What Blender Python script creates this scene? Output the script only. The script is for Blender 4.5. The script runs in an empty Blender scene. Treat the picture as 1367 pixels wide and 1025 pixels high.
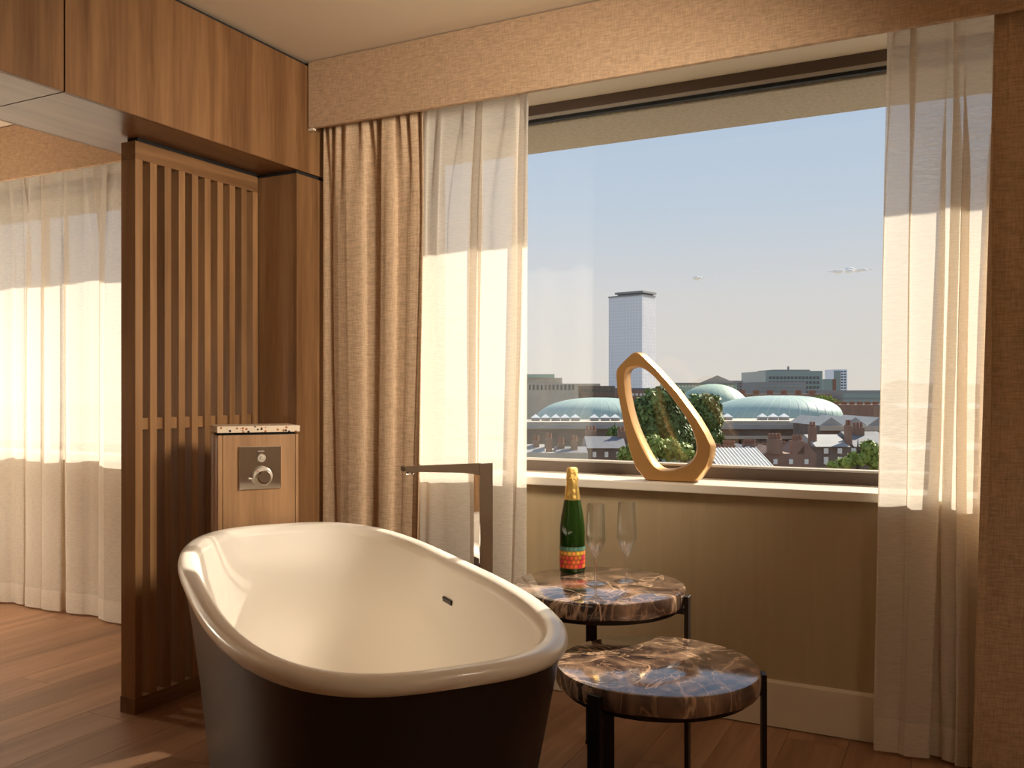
import bpy, bmesh, math, random
from mathutils import Vector, Matrix
random.seed(7)
R = math.radians
SC = bpy.context.scene
COL = SC.collection

# ------------------------------------------------------------------ camera
F, CX, HY, YAW, HC = 1185.0, 683.5, 522.0, R(26.9), 1.15     # focal px, centre, horizon row, yaw, eye height
cam = bpy.data.cameras.new('camera'); camo = bpy.data.objects.new('camera', cam); COL.objects.link(camo)
camo.location = (0, 0, HC); camo.rotation_euler = (R(90), 0, YAW)
cam.sensor_width = 36; cam.lens = 36 * F / 1367; cam.shift_y = (HY - 512.5) / 1367
cam.clip_start = .05; cam.clip_end = 9000
SC.camera = camo

# ------------------------------------------------------------------ world, sun, exposure
vs = SC.view_settings
vs.view_transform = 'Standard'; vs.look = 'None'; vs.gamma = 1; vs.use_curve_mapping = False
vs.exposure = 0.0
w = bpy.data.worlds.new('sky'); SC.world = w; w.use_nodes = True
nt = w.node_tree; nt.nodes.clear()
o_ = nt.nodes.new('ShaderNodeOutputWorld'); b_ = nt.nodes.new('ShaderNodeBackground')
tc = nt.nodes.new('ShaderNodeTexCoord'); sp = nt.nodes.new('ShaderNodeSeparateXYZ'); rp = nt.nodes.new('ShaderNodeValToRGB')
nt.links.new(tc.outputs['Generated'], sp.inputs[0]); nt.links.new(sp.outputs['Z'], rp.inputs[0])
nt.links.new(rp.outputs[0], b_.inputs[0]); nt.links.new(b_.outputs[0], o_.inputs[0])
cr = rp.color_ramp
cr.elements[0].position = 0.0; cr.elements[0].color = (.80, .73, .67, 1)
cr.elements[1].position = 1.0; cr.elements[1].color = (.30, .45, .70, 1)
for p, c in ((.10, (.76, .73, .73)), (.20, (.60, .68, .80)), (.34, (.47, .60, .80))):
    e = cr.elements.new(p); e.color = c + (1,)
b_.inputs[1].default_value = 1.0
sun = bpy.data.lights.new('sun', 'SUN'); suno = bpy.data.objects.new('sun', sun); COL.objects.link(suno)
sun.energy = 11.0; sun.angle = R(.53); sun.color = (1, .88, .73)
SUN_AZ, SUN_SLOPE = R(25), .77                        # from the window normal towards the right; drop per metre of depth
sd = Vector((-math.tan(SUN_AZ), -1, -SUN_SLOPE)).normalized()
suno.rotation_euler = sd.to_track_quat('-Z', 'Y').to_euler()
SC.cycles.max_bounces = 14; SC.cycles.diffuse_bounces = 8; SC.cycles.transparent_max_bounces = 24
SC.cycles.transmission_bounces = 12; SC.cycles.sample_clamp_indirect = 6

# ------------------------------------------------------------------ geometry from pixels (directions only; depth from what a thing touches)
SA, CA = math.sin(YAW), math.cos(YAW)
def ray(px, py):
    u = (px - CX) / F
    return (-SA + u * CA, CA + u * SA, (HY - py) / F)
def onZ(px, py, Z):
    x, y, z = ray(px, py); t = (Z - HC) / z; return Vector((x * t, y * t, Z))
def onY(px, py, Y):
    x, y, z = ray(px, py); t = Y / y; return Vector((x * t, Y, HC + z * t))
def onX(px, py, X):
    x, y, z = ray(px, py); t = X / x; return Vector((X, y * t, HC + z * t))
def atD(px, py, d):
    x, y, z = ray(px, py); return Vector((x * d, y * d, HC + z * d))

# ------------------------------------------------------------------ materials
MATS = {}
def nodes(name):
    m = bpy.data.materials.new(name); m.use_nodes = True
    n = m.node_tree; return m, n, n.nodes['Principled BSDF'], n.nodes['Material Output']
def pm(name, col, rough=.5, metal=0, spec=.5, trans=0, ior=1.5, coat=0, noise=0, nscale=8, bump=0, bscale=80, vec=(1, 1, 1)):
    if name in MATS: return MATS[name]
    m, n, p, o = nodes(name)
    p.inputs['Base Color'].default_value = tuple(col) + (1,)
    p.inputs['Roughness'].default_value = rough; p.inputs['Metallic'].default_value = metal
    p.inputs['Specular IOR Level'].default_value = spec; p.inputs['Transmission Weight'].default_value = trans
    p.inputs['IOR'].default_value = ior; p.inputs['Coat Weight'].default_value = coat; p.inputs['Coat Roughness'].default_value = .05
    if noise or bump:
        t = n.nodes.new('ShaderNodeTexCoord'); mp = n.nodes.new('ShaderNodeMapping'); mp.inputs['Scale'].default_value = vec
        n.links.new(t.outputs['Object'], mp.inputs[0])
    if noise:
        a = n.nodes.new('ShaderNodeTexNoise'); a.inputs['Scale'].default_value = nscale; a.inputs['Detail'].default_value = 5
        n.links.new(mp.outputs[0], a.inputs[0])
        r = n.nodes.new('ShaderNodeMapRange'); r.inputs[1].default_value = .3; r.inputs[2].default_value = .7
        r.inputs[3].default_value = 1 - noise; r.inputs[4].default_value = 1 + noise
        n.links.new(a.outputs[0], r.inputs[0])
        h = n.nodes.new('ShaderNodeHueSaturation'); h.inputs['Color'].default_value = tuple(col) + (1,)
        n.links.new(r.outputs[0], h.inputs['Value']); n.links.new(h.outputs[0], p.inputs['Base Color'])
    if bump:
        a = n.nodes.new('ShaderNodeTexNoise'); a.inputs['Scale'].default_value = bscale; a.inputs['Detail'].default_value = 4
        n.links.new(mp.outputs[0], a.inputs[0])
        bp = n.nodes.new('ShaderNodeBump'); bp.inputs['Strength'].default_value = bump; bp.inputs['Distance'].default_value = .01
        n.links.new(a.outputs[0], bp.inputs['Height']); n.links.new(bp.outputs[0], p.inputs['Normal'])
    MATS[name] = m; return m
def wood(name, c1, c2, axis='Z', rough=.42, rnd=0.0, scale=1.0, spec=.4):
    if name in MATS: return MATS[name]
    m, n, p, o = nodes(name)
    t = n.nodes.new('ShaderNodeTexCoord'); mp = n.nodes.new('ShaderNodeMapping')
    s = {'X': (.55, 9, 9), 'Y': (9, .55, 9), 'Z': (9, 9, .55)}[axis]
    mp.inputs['Scale'].default_value = [v * scale for v in s]
    n.links.new(t.outputs['Object'], mp.inputs[0])
    oi = n.nodes.new('ShaderNodeObjectInfo')
    if rnd:
        cb = n.nodes.new('ShaderNodeCombineXYZ'); mm = n.nodes.new('ShaderNodeMath'); mm.operation = 'MULTIPLY'; mm.inputs[1].default_value = 37
        n.links.new(oi.outputs['Random'], mm.inputs[0])
        for i in range(3): n.links.new(mm.outputs[0], cb.inputs[i])
        n.links.new(cb.outputs[0], mp.inputs['Location'])
    a = n.nodes.new('ShaderNodeTexNoise'); a.inputs['Scale'].default_value = 1.0; a.inputs['Detail'].default_value = 6; a.inputs['Distortion'].default_value = .7
    b = n.nodes.new('ShaderNodeTexNoise'); b.inputs['Scale'].default_value = 9.0; b.inputs['Detail'].default_value = 4; b.inputs['Distortion'].default_value = .3
    n.links.new(mp.outputs[0], a.inputs[0]); n.links.new(mp.outputs[0], b.inputs[0])
    mx = n.nodes.new('ShaderNodeMath'); mx.operation = 'MULTIPLY_ADD'; mx.inputs[1].default_value = .35
    n.links.new(b.outputs[0], mx.inputs[0]); n.links.new(a.outputs[0], mx.inputs[2])
    r = n.nodes.new('ShaderNodeValToRGB'); r.color_ramp.elements[0].position = .44; r.color_ramp.elements[1].position = .9
    r.color_ramp.elements[0].color = tuple(c1) + (1,); r.color_ramp.elements[1].color = tuple(c2) + (1,)
    n.links.new(mx.outputs[0], r.inputs[0])
    out = r.outputs[0]
    if rnd:
        h = n.nodes.new('ShaderNodeHueSaturation'); mr = n.nodes.new('ShaderNodeMapRange')
        mr.inputs[3].default_value = 1 - rnd; mr.inputs[4].default_value = 1 + rnd
        n.links.new(oi.outputs['Random'], mr.inputs[0]); n.links.new(mr.outputs[0], h.inputs['Value']); n.links.new(out, h.inputs['Color'])
        out = h.outputs[0]
    n.links.new(out, p.inputs['Base Color']); p.inputs['Roughness'].default_value = rough; p.inputs['Specular IOR Level'].default_value = spec
    bp = n.nodes.new('ShaderNodeBump'); bp.inputs['Strength'].default_value = .08; bp.inputs['Distance'].default_value = .004
    n.links.new(b.outputs[0], bp.inputs['Height']); n.links.new(bp.outputs[0], p.inputs['Normal'])
    MATS[name] = m; return m
def linen(name, col, dark=.72, translucent=0.0):
    m, n, p, o = nodes(name)
    t = n.nodes.new('ShaderNodeTexCoord')
    def streak(v, lo):
        mp = n.nodes.new('ShaderNodeMapping'); mp.inputs['Scale'].default_value = v
        n.links.new(t.outputs['Object'], mp.inputs[0])
        a = n.nodes.new('ShaderNodeTexNoise'); a.inputs['Scale'].default_value = 1; a.inputs['Detail'].default_value = 3
        n.links.new(mp.outputs[0], a.inputs[0])
        r = n.nodes.new('ShaderNodeMapRange'); r.inputs[1].default_value = .32; r.inputs[2].default_value = .62; r.inputs[3].default_value = lo
        n.links.new(a.outputs[0], r.inputs[0]); return r.outputs[0], a.outputs[0]
    h1, hh = streak((28, 28, 330), dark); v1, vv = streak((330, 330, 26), dark + .06)
    mu = n.nodes.new('ShaderNodeMath'); mu.operation = 'MULTIPLY'
    n.links.new(h1, mu.inputs[0]); n.links.new(v1, mu.inputs[1])
    hs = n.nodes.new('ShaderNodeHueSaturation'); hs.inputs['Color'].default_value = tuple(col) + (1,)
    n.links.new(mu.outputs[0], hs.inputs['Value']); n.links.new(hs.outputs[0], p.inputs['Base Color'])
    p.inputs['Roughness'].default_value = .92; p.inputs['Specular IOR Level'].default_value = .15
    bp = n.nodes.new('ShaderNodeBump'); bp.inputs['Strength'].default_value = .25; bp.inputs['Distance'].default_value = .003
    n.links.new(mu.outputs[0], bp.inputs['Height']); n.links.new(bp.outputs[0], p.inputs['Normal'])
    return m
def sheer(name, col, through=.22, transl=.6, tcol=(.80, .735, .65)):
    m, n, p, o = nodes(name); n.nodes.remove(p)
    t = n.nodes.new('ShaderNodeTexCoord'); mp = n.nodes.new('ShaderNodeMapping'); mp.inputs['Scale'].default_value = (40, 40, 420)
    n.links.new(t.outputs['Object'], mp.inputs[0])
    a = n.nodes.new('ShaderNodeTexNoise'); a.inputs['Scale'].default_value = 1; a.inputs['Detail'].default_value = 2
    n.links.new(mp.outputs[0], a.inputs[0])
    r = n.nodes.new('ShaderNodeMapRange'); r.inputs[1].default_value = .3; r.inputs[2].default_value = .7
    r.inputs[3].default_value = through - .08; r.inputs[4].default_value = through + .08
    n.links.new(a.outputs[0], r.inputs[0])
    d = n.nodes.new('ShaderNodeBsdfDiffuse'); d.inputs[0].default_value = tuple(col) + (1,)
    tl = n.nodes.new('ShaderNodeBsdfTranslucent'); tl.inputs[0].default_value = tuple(tcol) + (1,)
    tr = n.nodes.new('ShaderNodeBsdfTransparent')
    m1 = n.nodes.new('ShaderNodeMixShader'); m1.inputs[0].default_value = transl
    m2 = n.nodes.new('ShaderNodeMixShader')
    n.links.new(d.outputs[0], m1.inputs[1]); n.links.new(tl.outputs[0], m1.inputs[2])
    n.links.new(r.outputs[0], m2.inputs[0]); n.links.new(m1.outputs[0], m2.inputs[1]); n.links.new(tr.outputs[0], m2.inputs[2])
    n.links.new(m2.outputs[0], o.inputs[0]); return m
def pane_mat(name, tint):
    m, n, p, o = nodes(name); n.nodes.remove(p)
    tr = n.nodes.new('ShaderNodeBsdfTransparent'); tr.inputs[0].default_value = tuple(tint) + (1,)
    gl = n.nodes.new('ShaderNodeBsdfGlossy'); gl.inputs['Roughness'].default_value = 0.0
    fr = n.nodes.new('ShaderNodeFresnel'); fr.inputs[0].default_value = 1.5
    ge = n.nodes.new('ShaderNodeNewGeometry'); mi = n.nodes.new('ShaderNodeMapRange')   # same index on both faces of the pane
    mi.inputs[3].default_value = 1.5; mi.inputs[4].default_value = 1 / 1.5
    n.links.new(ge.outputs['Backfacing'], mi.inputs[0]); n.links.new(mi.outputs[0], fr.inputs[0])
    mx = n.nodes.new('ShaderNodeMixShader')
    n.links.new(fr.outputs[0], mx.inputs[0]); n.links.new(tr.outputs[0], mx.inputs[1]); n.links.new(gl.outputs[0], mx.inputs[2])
    n.links.new(mx.outputs[0], o.inputs[0]); return m
def marble(name):
    m, n, p, o = nodes(name)
    t = n.nodes.new('ShaderNodeTexCoord'); mp = n.nodes.new('ShaderNodeMapping')
    mp.inputs['Scale'].default_value = (1, 1, .3); mp.inputs['Rotation'].default_value = (0, 0, R(35))
    n.links.new(t.outputs['Object'], mp.inputs[0])
    oi = n.nodes.new('ShaderNodeObjectInfo'); mm = n.nodes.new('ShaderNodeMath'); mm.operation = 'MULTIPLY'; mm.inputs[1].default_value = 11
    n.links.new(oi.outputs['Random'], mm.inputs[0])
    cb = n.nodes.new('ShaderNodeCombineXYZ')
    for i in range(2): n.links.new(mm.outputs[0], cb.inputs[i])
    n.links.new(cb.outputs[0], mp.inputs['Location'])
    big = n.nodes.new('ShaderNodeTexNoise'); big.inputs['Scale'].default_value = 8; big.inputs['Detail'].default_value = 9; big.inputs['Distortion'].default_value = 1.6
    n.links.new(mp.outputs[0], big.inputs[0])
    ramp = n.nodes.new('ShaderNodeValToRGB'); c = ramp.color_ramp
    c.elements[0].position = .34; c.elements[0].color = (.028, .018, .016, 1)
    c.elements[1].position = .74; c.elements[1].color = (.44, .26, .16, 1)
    e = c.elements.new(.50); e.color = (.10, .06, .045, 1); e = c.elements.new(.60); e.color = (.22, .135, .09, 1)
    n.links.new(big.outputs[0], ramp.inputs[0])
    # veins: thin bands where a distorted noise crosses its middle value
    def vein(scale, width, dist, seed):
        mp2 = n.nodes.new('ShaderNodeMapping'); mp2.inputs['Location'].default_value = (seed, seed * 2, 0)
        n.links.new(mp.outputs[0], mp2.inputs[0])
        a = n.nodes.new('ShaderNodeTexNoise'); a.inputs['Scale'].default_value = scale; a.inputs['Detail'].default_value = 5; a.inputs['Distortion'].default_value = dist
        n.links.new(mp2.outputs[0], a.inputs[0])
        s = n.nodes.new('ShaderNodeMath'); s.operation = 'SUBTRACT'; s.inputs[1].default_value = .5; n.links.new(a.outputs[0], s.inputs[0])
        ab = n.nodes.new('ShaderNodeMath'); ab.operation = 'ABSOLUTE'; n.links.new(s.outputs[0], ab.inputs[0])
        r = n.nodes.new('ShaderNodeMapRange'); r.inputs[1].default_value = 0; r.inputs[2].default_value = width; r.inputs[3].default_value = 1; r.inputs[4].default_value = 0
        n.links.new(ab.outputs[0], r.inputs[0]); return r.outputs[0]
    v1 = vein(4.5, .016, 1.3, 3.1); v2 = vein(14, .02, 1.0, 8.7)
    def mix(fac, k, c2, prev):
        mk = n.nodes.new('ShaderNodeMath'); mk.operation = 'MULTIPLY'; mk.inputs[1].default_value = k; n.links.new(fac, mk.inputs[0])
        x = n.nodes.new('ShaderNodeMix'); x.data_type = 'RGBA'
        n.links.new(mk.outputs[0], x.inputs[0]); n.links.new(prev, x.inputs[6]); x.inputs[7].default_value = c2 + (1,)
        return x.outputs[2]
    c1 = mix(v2, .55, (.48, .29, .18), ramp.outputs[0]); c2 = mix(v1, .8, (.68, .44, .28), c1)
    n.links.new(c2, p.inputs['Base Color'])
    p.inputs['Roughness'].default_value = .12; p.inputs['Specular IOR Level'].default_value = .6
    p.inputs['Coat Weight'].default_value = .6; p.inputs['Coat Roughness'].default_value = .04
    bp = n.nodes.new('ShaderNodeBump'); bp.inputs['Strength'].default_value = .10; bp.inputs['Distance'].default_value = .006
    n.links.new(big.outputs[0], bp.inputs['Height']); n.links.new(bp.outputs[0], p.inputs['Normal']); n.links.new(bp.outputs[0], p.inputs['Coat Normal'])
    return m
def terrazzo(name):
    m, n, p, o = nodes(name)
    t = n.nodes.new('ShaderNodeTexCoord'); v = n.nodes.new('ShaderNodeTexVoronoi'); v.inputs['Scale'].default_value = 95
    n.links.new(t.outputs['Object'], v.inputs[0])
    sx = n.nodes.new('ShaderNodeSeparateColor'); n.links.new(v.outputs['Color'], sx.inputs[0])
    cc = n.nodes.new('ShaderNodeValToRGB'); c = cc.color_ramp; c.interpolation = 'CONSTANT'
    c.elements[0].position = 0; c.elements[0].color = (.03, .03, .04, 1); c.elements[1].position = .24; c.elements[1].color = (.38, .13, .05, 1)
    e = c.elements.new(.5); e.color = (.68, .56, .42, 1)
    n.links.new(sx.outputs[0], cc.inputs[0])
    lt = n.nodes.new('ShaderNodeMath'); lt.operation = 'LESS_THAN'; lt.inputs[1].default_value = .42; n.links.new(v.outputs['Distance'], lt.inputs[0])
    x = n.nodes.new('ShaderNodeMix'); x.data_type = 'RGBA'; x.inputs[6].default_value = (.68, .56, .42, 1)
    n.links.new(lt.outputs[0], x.inputs[0]); n.links.new(cc.outputs[0], x.inputs[7]); n.links.new(x.outputs[2], p.inputs['Base Color'])
    p.inputs['Roughness'].default_value = .3; return m
def bubble_label(name):
    m, n, p, o = nodes(name)
    uv = n.nodes.new('ShaderNodeUVMap'); s = n.nodes.new('ShaderNodeSeparateXYZ'); n.links.new(uv.outputs[0], s.inputs[0])
    def M(op, a, b=None, c=None):
        k = n.nodes.new('ShaderNodeMath'); k.operation = op
        for i, q in enumerate((a, b, c)):
            if q is None: continue
            if hasattr(q, 'is_linked'): n.links.new(q, k.inputs[i])
            else: k.inputs[i].default_value = q
        return k.outputs[0]
    v = M('MULTIPLY', s.outputs[1], 5.0); row = M('FLOOR', v)
    u = M('MULTIPLY_ADD', row, .5, M('MULTIPLY', s.outputs[0], 18.0))
    fu = M('SUBTRACT', M('FRACT', u), .5); fv = M('SUBTRACT', M('FRACT', v), .5)
    d = M('SQRT', M('ADD', M('MULTIPLY', fu, fu), M('MULTIPLY', fv, fv)))
    cr_ = n.nodes.new('ShaderNodeValToRGB'); c = cr_.color_ramp; c.interpolation = 'CONSTANT'
    c.elements[0].position = 0; c.elements[0].color = (.62, .10, .03, 1); c.elements[1].position = .2; c.elements[1].color = (.55, .06, .03, 1)
    for q, k in ((.4, (.70, .33, .05)), (.6, (.10, .22, .16)), (.8, (.05, .09, .05))):
        e = c.elements.new(q); e.color = k + (1,)
    n.links.new(M('MULTIPLY', row, .2001), cr_.inputs[0])
    wn = n.nodes.new('ShaderNodeTexWhiteNoise'); cb = n.nodes.new('ShaderNodeCombineXYZ')
    n.links.new(M('FLOOR', u), cb.inputs[0]); n.links.new(row, cb.inputs[1]); n.links.new(cb.outputs[0], wn.inputs[0])
    hs = n.nodes.new('ShaderNodeHueSaturation'); n.links.new(cr_.outputs[0], hs.inputs['Color'])
    n.links.new(M('MULTIPLY_ADD', wn.outputs[0], .10, .46), hs.inputs['Hue'])
    n.links.new(M('MULTIPLY_ADD', d, -1.7, 1.6), hs.inputs['Value'])
    n.links.new(hs.outputs[0], p.inputs['Base Color']); p.inputs['Roughness'].default_value = .35
    return m

OAK1, OAK2 = (.110, .047, .017), (.29, .150, .064)
M_oakz = wood('oak_vertical', OAK1, OAK2, 'Z'); M_oaky = wood('oak_lengthwise', OAK1, OAK2, 'Y'); M_oakx = wood('oak_across', OAK1, OAK2, 'X')
M_oakg = wood('oak_satin', OAK1, OAK2, 'Y', rough=.28, spec=.6)
M_slat = wood('oak_slat', (.18, .088, .034), (.38, .205, .09), 'Z', rnd=.08)
M_plank = wood('floor_oak', (.21, .105, .055), (.42, .235, .135), 'Y', rough=.45, rnd=.12, scale=.8)
M_black = pm('shadow_gap_black', (.012, .010, .009), .8)
M_ceil = pm('ceiling_paint', (.74, .62, .47), .9)
M_wall = pm('taupe_wall_paper', (.48, .37, .22), .55, noise=.05, nscale=40, vec=(1, 1, .05))
M_cream = pm('cream_paint', (.74, .64, .50), .5)
M_sill = pm('cream_sill_stone', (.80, .72, .60), .35)
M_frame = pm('bronze_window_frame', (.115, .085, .068), .45, metal=.2)
M_gasket = pm('black_gasket', (.012, .014, .014), .5)
M_alu = pm('aluminium_bead', (.50, .48, .45), .35, metal=.6)
M_pane = pane_mat('window_glass', (.97, .985, .975))
M_soffit = pm('rendered_soffit', (.46, .38, .28), .95, noise=.12, nscale=60, bump=.4, bscale=150)
M_pelmet = linen('pelmet_linen', (.60, .41, .26)); M_drape = linen('drape_linen', (.68, .48, .31))
M_sheer = sheer('sheer_voile', (.96, .90, .80), .20, .45); M_hem = sheer('sheer_hem', (.96, .90, .80), .08, .45)
M_tub = pm('cream_composite', (.74, .68, .60), .6, spec=.25); M_rim = pm('polished_cream_rim', (.79, .73, .64), .3, spec=.5, coat=.4)
M_skin = pm('black_tub_skin', (.014, .008, .007), .33, spec=.5)
M_chrome = pm('chrome', (.82, .80, .78), .04, metal=1)
M_marble = marble('brown_marble'); M_terr = terrazzo('terrazzo')
M_steel = pm('dark_bronze_steel', (.030, .022, .018), .42, metal=.7)
M_gold = pm('brushed_gold', (.50, .275, .10), .42, metal=.75, bump=.06, bscale=120)
M_foil = pm('gold_foil', (.86, .58, .17), .27, metal=.9, bump=.25, bscale=60)
M_foilc = pm('crinkled_gold_foil', (.86, .58, .17), .25, metal=.9, bump=1.0, bscale=130)
M_bottle = pm('green_bottle_glass', (.02, .06, .008), .03, trans=.5, ior=1.5)
M_glass = pane_mat('flute_glass', (.975, .985, .985))
_n = M_glass.node_tree; _g = _n.nodes.new('ShaderNodeBsdfGlass'); _g.inputs['IOR'].default_value = 1.45; _g.inputs['Roughness'].default_value = 0
_m = _n.nodes.new('ShaderNodeMixShader'); _m.inputs[0].default_value = .5; _o = _n.nodes['Material Output']
_n.links.new(_o.inputs[0].links[0].from_socket, _m.inputs[1]); _n.links.new(_g.outputs[0], _m.inputs[2]); _n.links.new(_m.outputs[0], _o.inputs[0])
M_label = bubble_label('bubble_label')

# ------------------------------------------------------------------ mesh helpers
XF = {}
def tag(o, label=None, cat=None, group=None, kind=None):
    for k, v in (('label', label), ('category', cat), ('group', group), ('kind', kind)):
        if v: o[k] = v
    return o
def empty(name, loc, rz=0, label=None, cat=None, group=None):
    o = bpy.data.objects.new(name, None); COL.objects.link(o); o.location = loc; o.rotation_euler = (0, 0, rz)
    o.empty_display_size = .1
    XF[o] = (Matrix.Translation(Vector(loc)) @ Matrix.Rotation(rz, 4, 'Z')).inverted()
    return tag(o, label, cat, group)
def link(name, me, mat, parent=None):
    o = bpy.data.objects.new(name, me); COL.objects.link(o)
    if mat and not me.materials: me.materials.append(mat)
    if parent: o.parent = parent
    return o
def root_inv(parent):
    while parent is not None:
        if parent in XF: return XF[parent]
        parent = parent.parent
    return None
def from_bm(name, bm, mat, parent=None, world=False, smooth=False):
    inv = root_inv(parent) if world else None
    if inv is not None: bmesh.ops.transform(bm, matrix=inv, verts=bm.verts)
    bmesh.ops.recalc_face_normals(bm, faces=bm.faces)
    me = bpy.data.meshes.new(name); bm.to_mesh(me); bm.free()
    if smooth:
        for f in me.polygons: f.use_smooth = True
    return link(name, me, mat, parent)
def autosmooth(o, ang=35):
    me = o.data
    for f in me.polygons: f.use_smooth = True
    bm = bmesh.new(); bm.from_mesh(me)
    for e in bm.edges:
        if len(e.link_faces) == 2 and e.calc_face_angle(0) > R(ang): e.smooth = False
    bm.to_mesh(me); bm.free(); return o
def bm_box(bm, x0, x1, y0, y1, z0, z1):
    v = [bm.verts.new((x, y, z)) for z in (z0, z1) for y in (y0, y1) for x in (x0, x1)]
    for f in ((0, 2, 3, 1), (4, 5, 7, 6), (0, 1, 5, 4), (2, 6, 7, 3), (0, 4, 6, 2), (1, 3, 7, 5)): bm.faces.new([v[i] for i in f])
    return v
def box(name, x0, x1, y0, y1, z0, z1, mat, parent=None, bevel=0, world=True):
    bm = bmesh.new(); bm_box(bm, x0, x1, y0, y1, z0, z1)
    if bevel: bmesh.ops.bevel(bm, geom=bm.edges[:], offset=bevel, segments=2, affect='EDGES', profile=.6)
    return from_bm(name, bm, mat, parent, world)
def boxes(name, lst, mat, parent=None, world=True):
    bm = bmesh.new()
    for b in lst: bm_box(bm, *b)
    return from_bm(name, bm, mat, parent, world)
def lathe(name, prof, mat, parent=None, c=(0, 0, 0), seg=48, world=False, caps=True, smooth=True):
    bm = bmesh.new(); rings = []
    for r, z in prof:
        if r < 1e-6: rings.append([bm.verts.new((c[0], c[1], c[2] + z))])
        else: rings.append([bm.verts.new((c[0] + r * math.cos(2 * math.pi * i / seg), c[1] + r * math.sin(2 * math.pi * i / seg), c[2] + z)) for i in range(seg)])
    for a, b in zip(rings, rings[1:]):
        for i in range(seg):
            j = (i + 1) % seg
            if len(a) == 1 and len(b) == 1: continue
            if len(a) == 1: bm.faces.new((a[0], b[i], b[j]))
            elif len(b) == 1: bm.faces.new((a[i], a[j], b[0]))
            else: bm.faces.new((a[i], a[j], b[j], b[i]))
    if caps:
        for rg in (rings[0], rings[-1]):
            if len(rg) > 1: bm.faces.new(rg)
    o = from_bm(name, bm, mat, parent, world)
    if smooth: autosmooth(o)
    return o
def prism(name, poly, axis, a0, a1, mat, parent=None, bevel=0, world=True, seg=2):
    """poly: 2D points; extruded along axis between a0 and a1."""
    bm = bmesh.new()
    def P(p, a): return {'X': (a, p[0], p[1]), 'Y': (p[0], a, p[1]), 'Z': (p[0], p[1], a)}[axis]
    A_ = [bm.verts.new(P(p, a0)) for p in poly]; B_ = [bm.verts.new(P(p, a1)) for p in poly]
    bm.faces.new(A_); bm.faces.new(B_)
    for i in range(len(poly)):
        j = (i + 1) % len(poly); bm.faces.new((A_[i], A_[j], B_[j], B_[i]))
    if bevel: bmesh.ops.bevel(bm, geom=bm.edges[:], offset=bevel, segments=seg, affect='EDGES')
    return from_bm(name, bm, mat, parent, world)
def struct(o, label, cat=None): return tag(o, label, cat, kind='structure')
def copy_tree(o, parent=None, loc=None, label=None):
    c = o.copy(); COL.objects.link(c); c.parent = parent
    if loc is not None: c.location = loc
    if label: c['label'] = label
    for ch in o.children: copy_tree(ch, c)
    return c

# ------------------------------------------------------------------ room shell
XL, XR, YB, YW, ZC = -6.6, 1.25, -3.2, 3.125, 2.515       # left, right, back, window wall face, ceiling
WT = .20                                                  # wall depth up to the window frames
SILL, HEAD = .821, 2.34
floor = struct(box('floor', XL, XR, YB, YW + .3, -.06, -.012, M_black), 'oak plank floor of the hotel room', 'floor')
PW, PL = .19, 1.45
px_ = XL; k = 0; plank_me = {}
while px_ < XR - .01:
    y = YB - (k * .53) % PL
    x1 = min(px_ + PW, XR)
    while y < YW:
        y0, y1 = max(y, YB), min(y + PL, YW)
        if y1 - y0 > .05:
            box('plank', px_ + .0005, x1 - .0005, y0 + .0005, y1 - .0005, -.012, 0, M_plank, floor, bevel=.0008)
        y += PL
    px_ += PW; k += 1
struct(box('ceiling', XL, XR, YB, YW + .3, ZC, ZC + .1, M_ceil), 'plain cream ceiling', 'ceiling')
W1, W2 = (-2.10, .75), (-6.2, -3.10)                       # window openings along the wall
bm = bmesh.new()
for a in ((XL - .1, XR + .1, YW, YW + WT + .06, -.06, SILL - .03), (XL - .1, XR + .1, YW, YW + WT + .06, HEAD, ZC + .1),
          (XL - .1, W2[0], YW, YW + WT + .06, SILL - .03, HEAD), (W2[1], W1[0], YW, YW + WT + .06, SILL - .03, HEAD), (W1[1], XR + .1, YW, YW + WT + .06, SILL - .03, HEAD)):
    bm_box(bm, *a)
struct(from_bm('wall_window', bm, M_wall), 'taupe papered wall below and around the windows', 'wall')
struct(box('wall_right', XR, XR + .1, YB, YW, -.06, ZC, M_cream), 'cream right wall of the room outside the frame', 'wall')
struct(box('wall_left', XL - .1, XL, YB, YW, -.06, ZC, M_cream), 'cream left wall of the room outside the frame', 'wall')
struct(box('wall_back', XL - .1, XR + .1, YB - .1, YB, -.06, ZC, M_cream), 'cream wall behind the viewpoint', 'wall')
for nm, a, b, lb in (('baseboard_window', -2.40, XR, 'cream skirting board under the city-view window'), ('baseboard_left', XL, -2.90, 'cream skirting board behind the far left sheer')):
    bb = prism(nm, [(YW, 0.004), (YW - .014, .004), (YW - .014, .152), (YW - .009, .160), (YW, .160)], 'X', a, b, M_cream)
    struct(bb, lb, 'baseboard')

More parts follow.
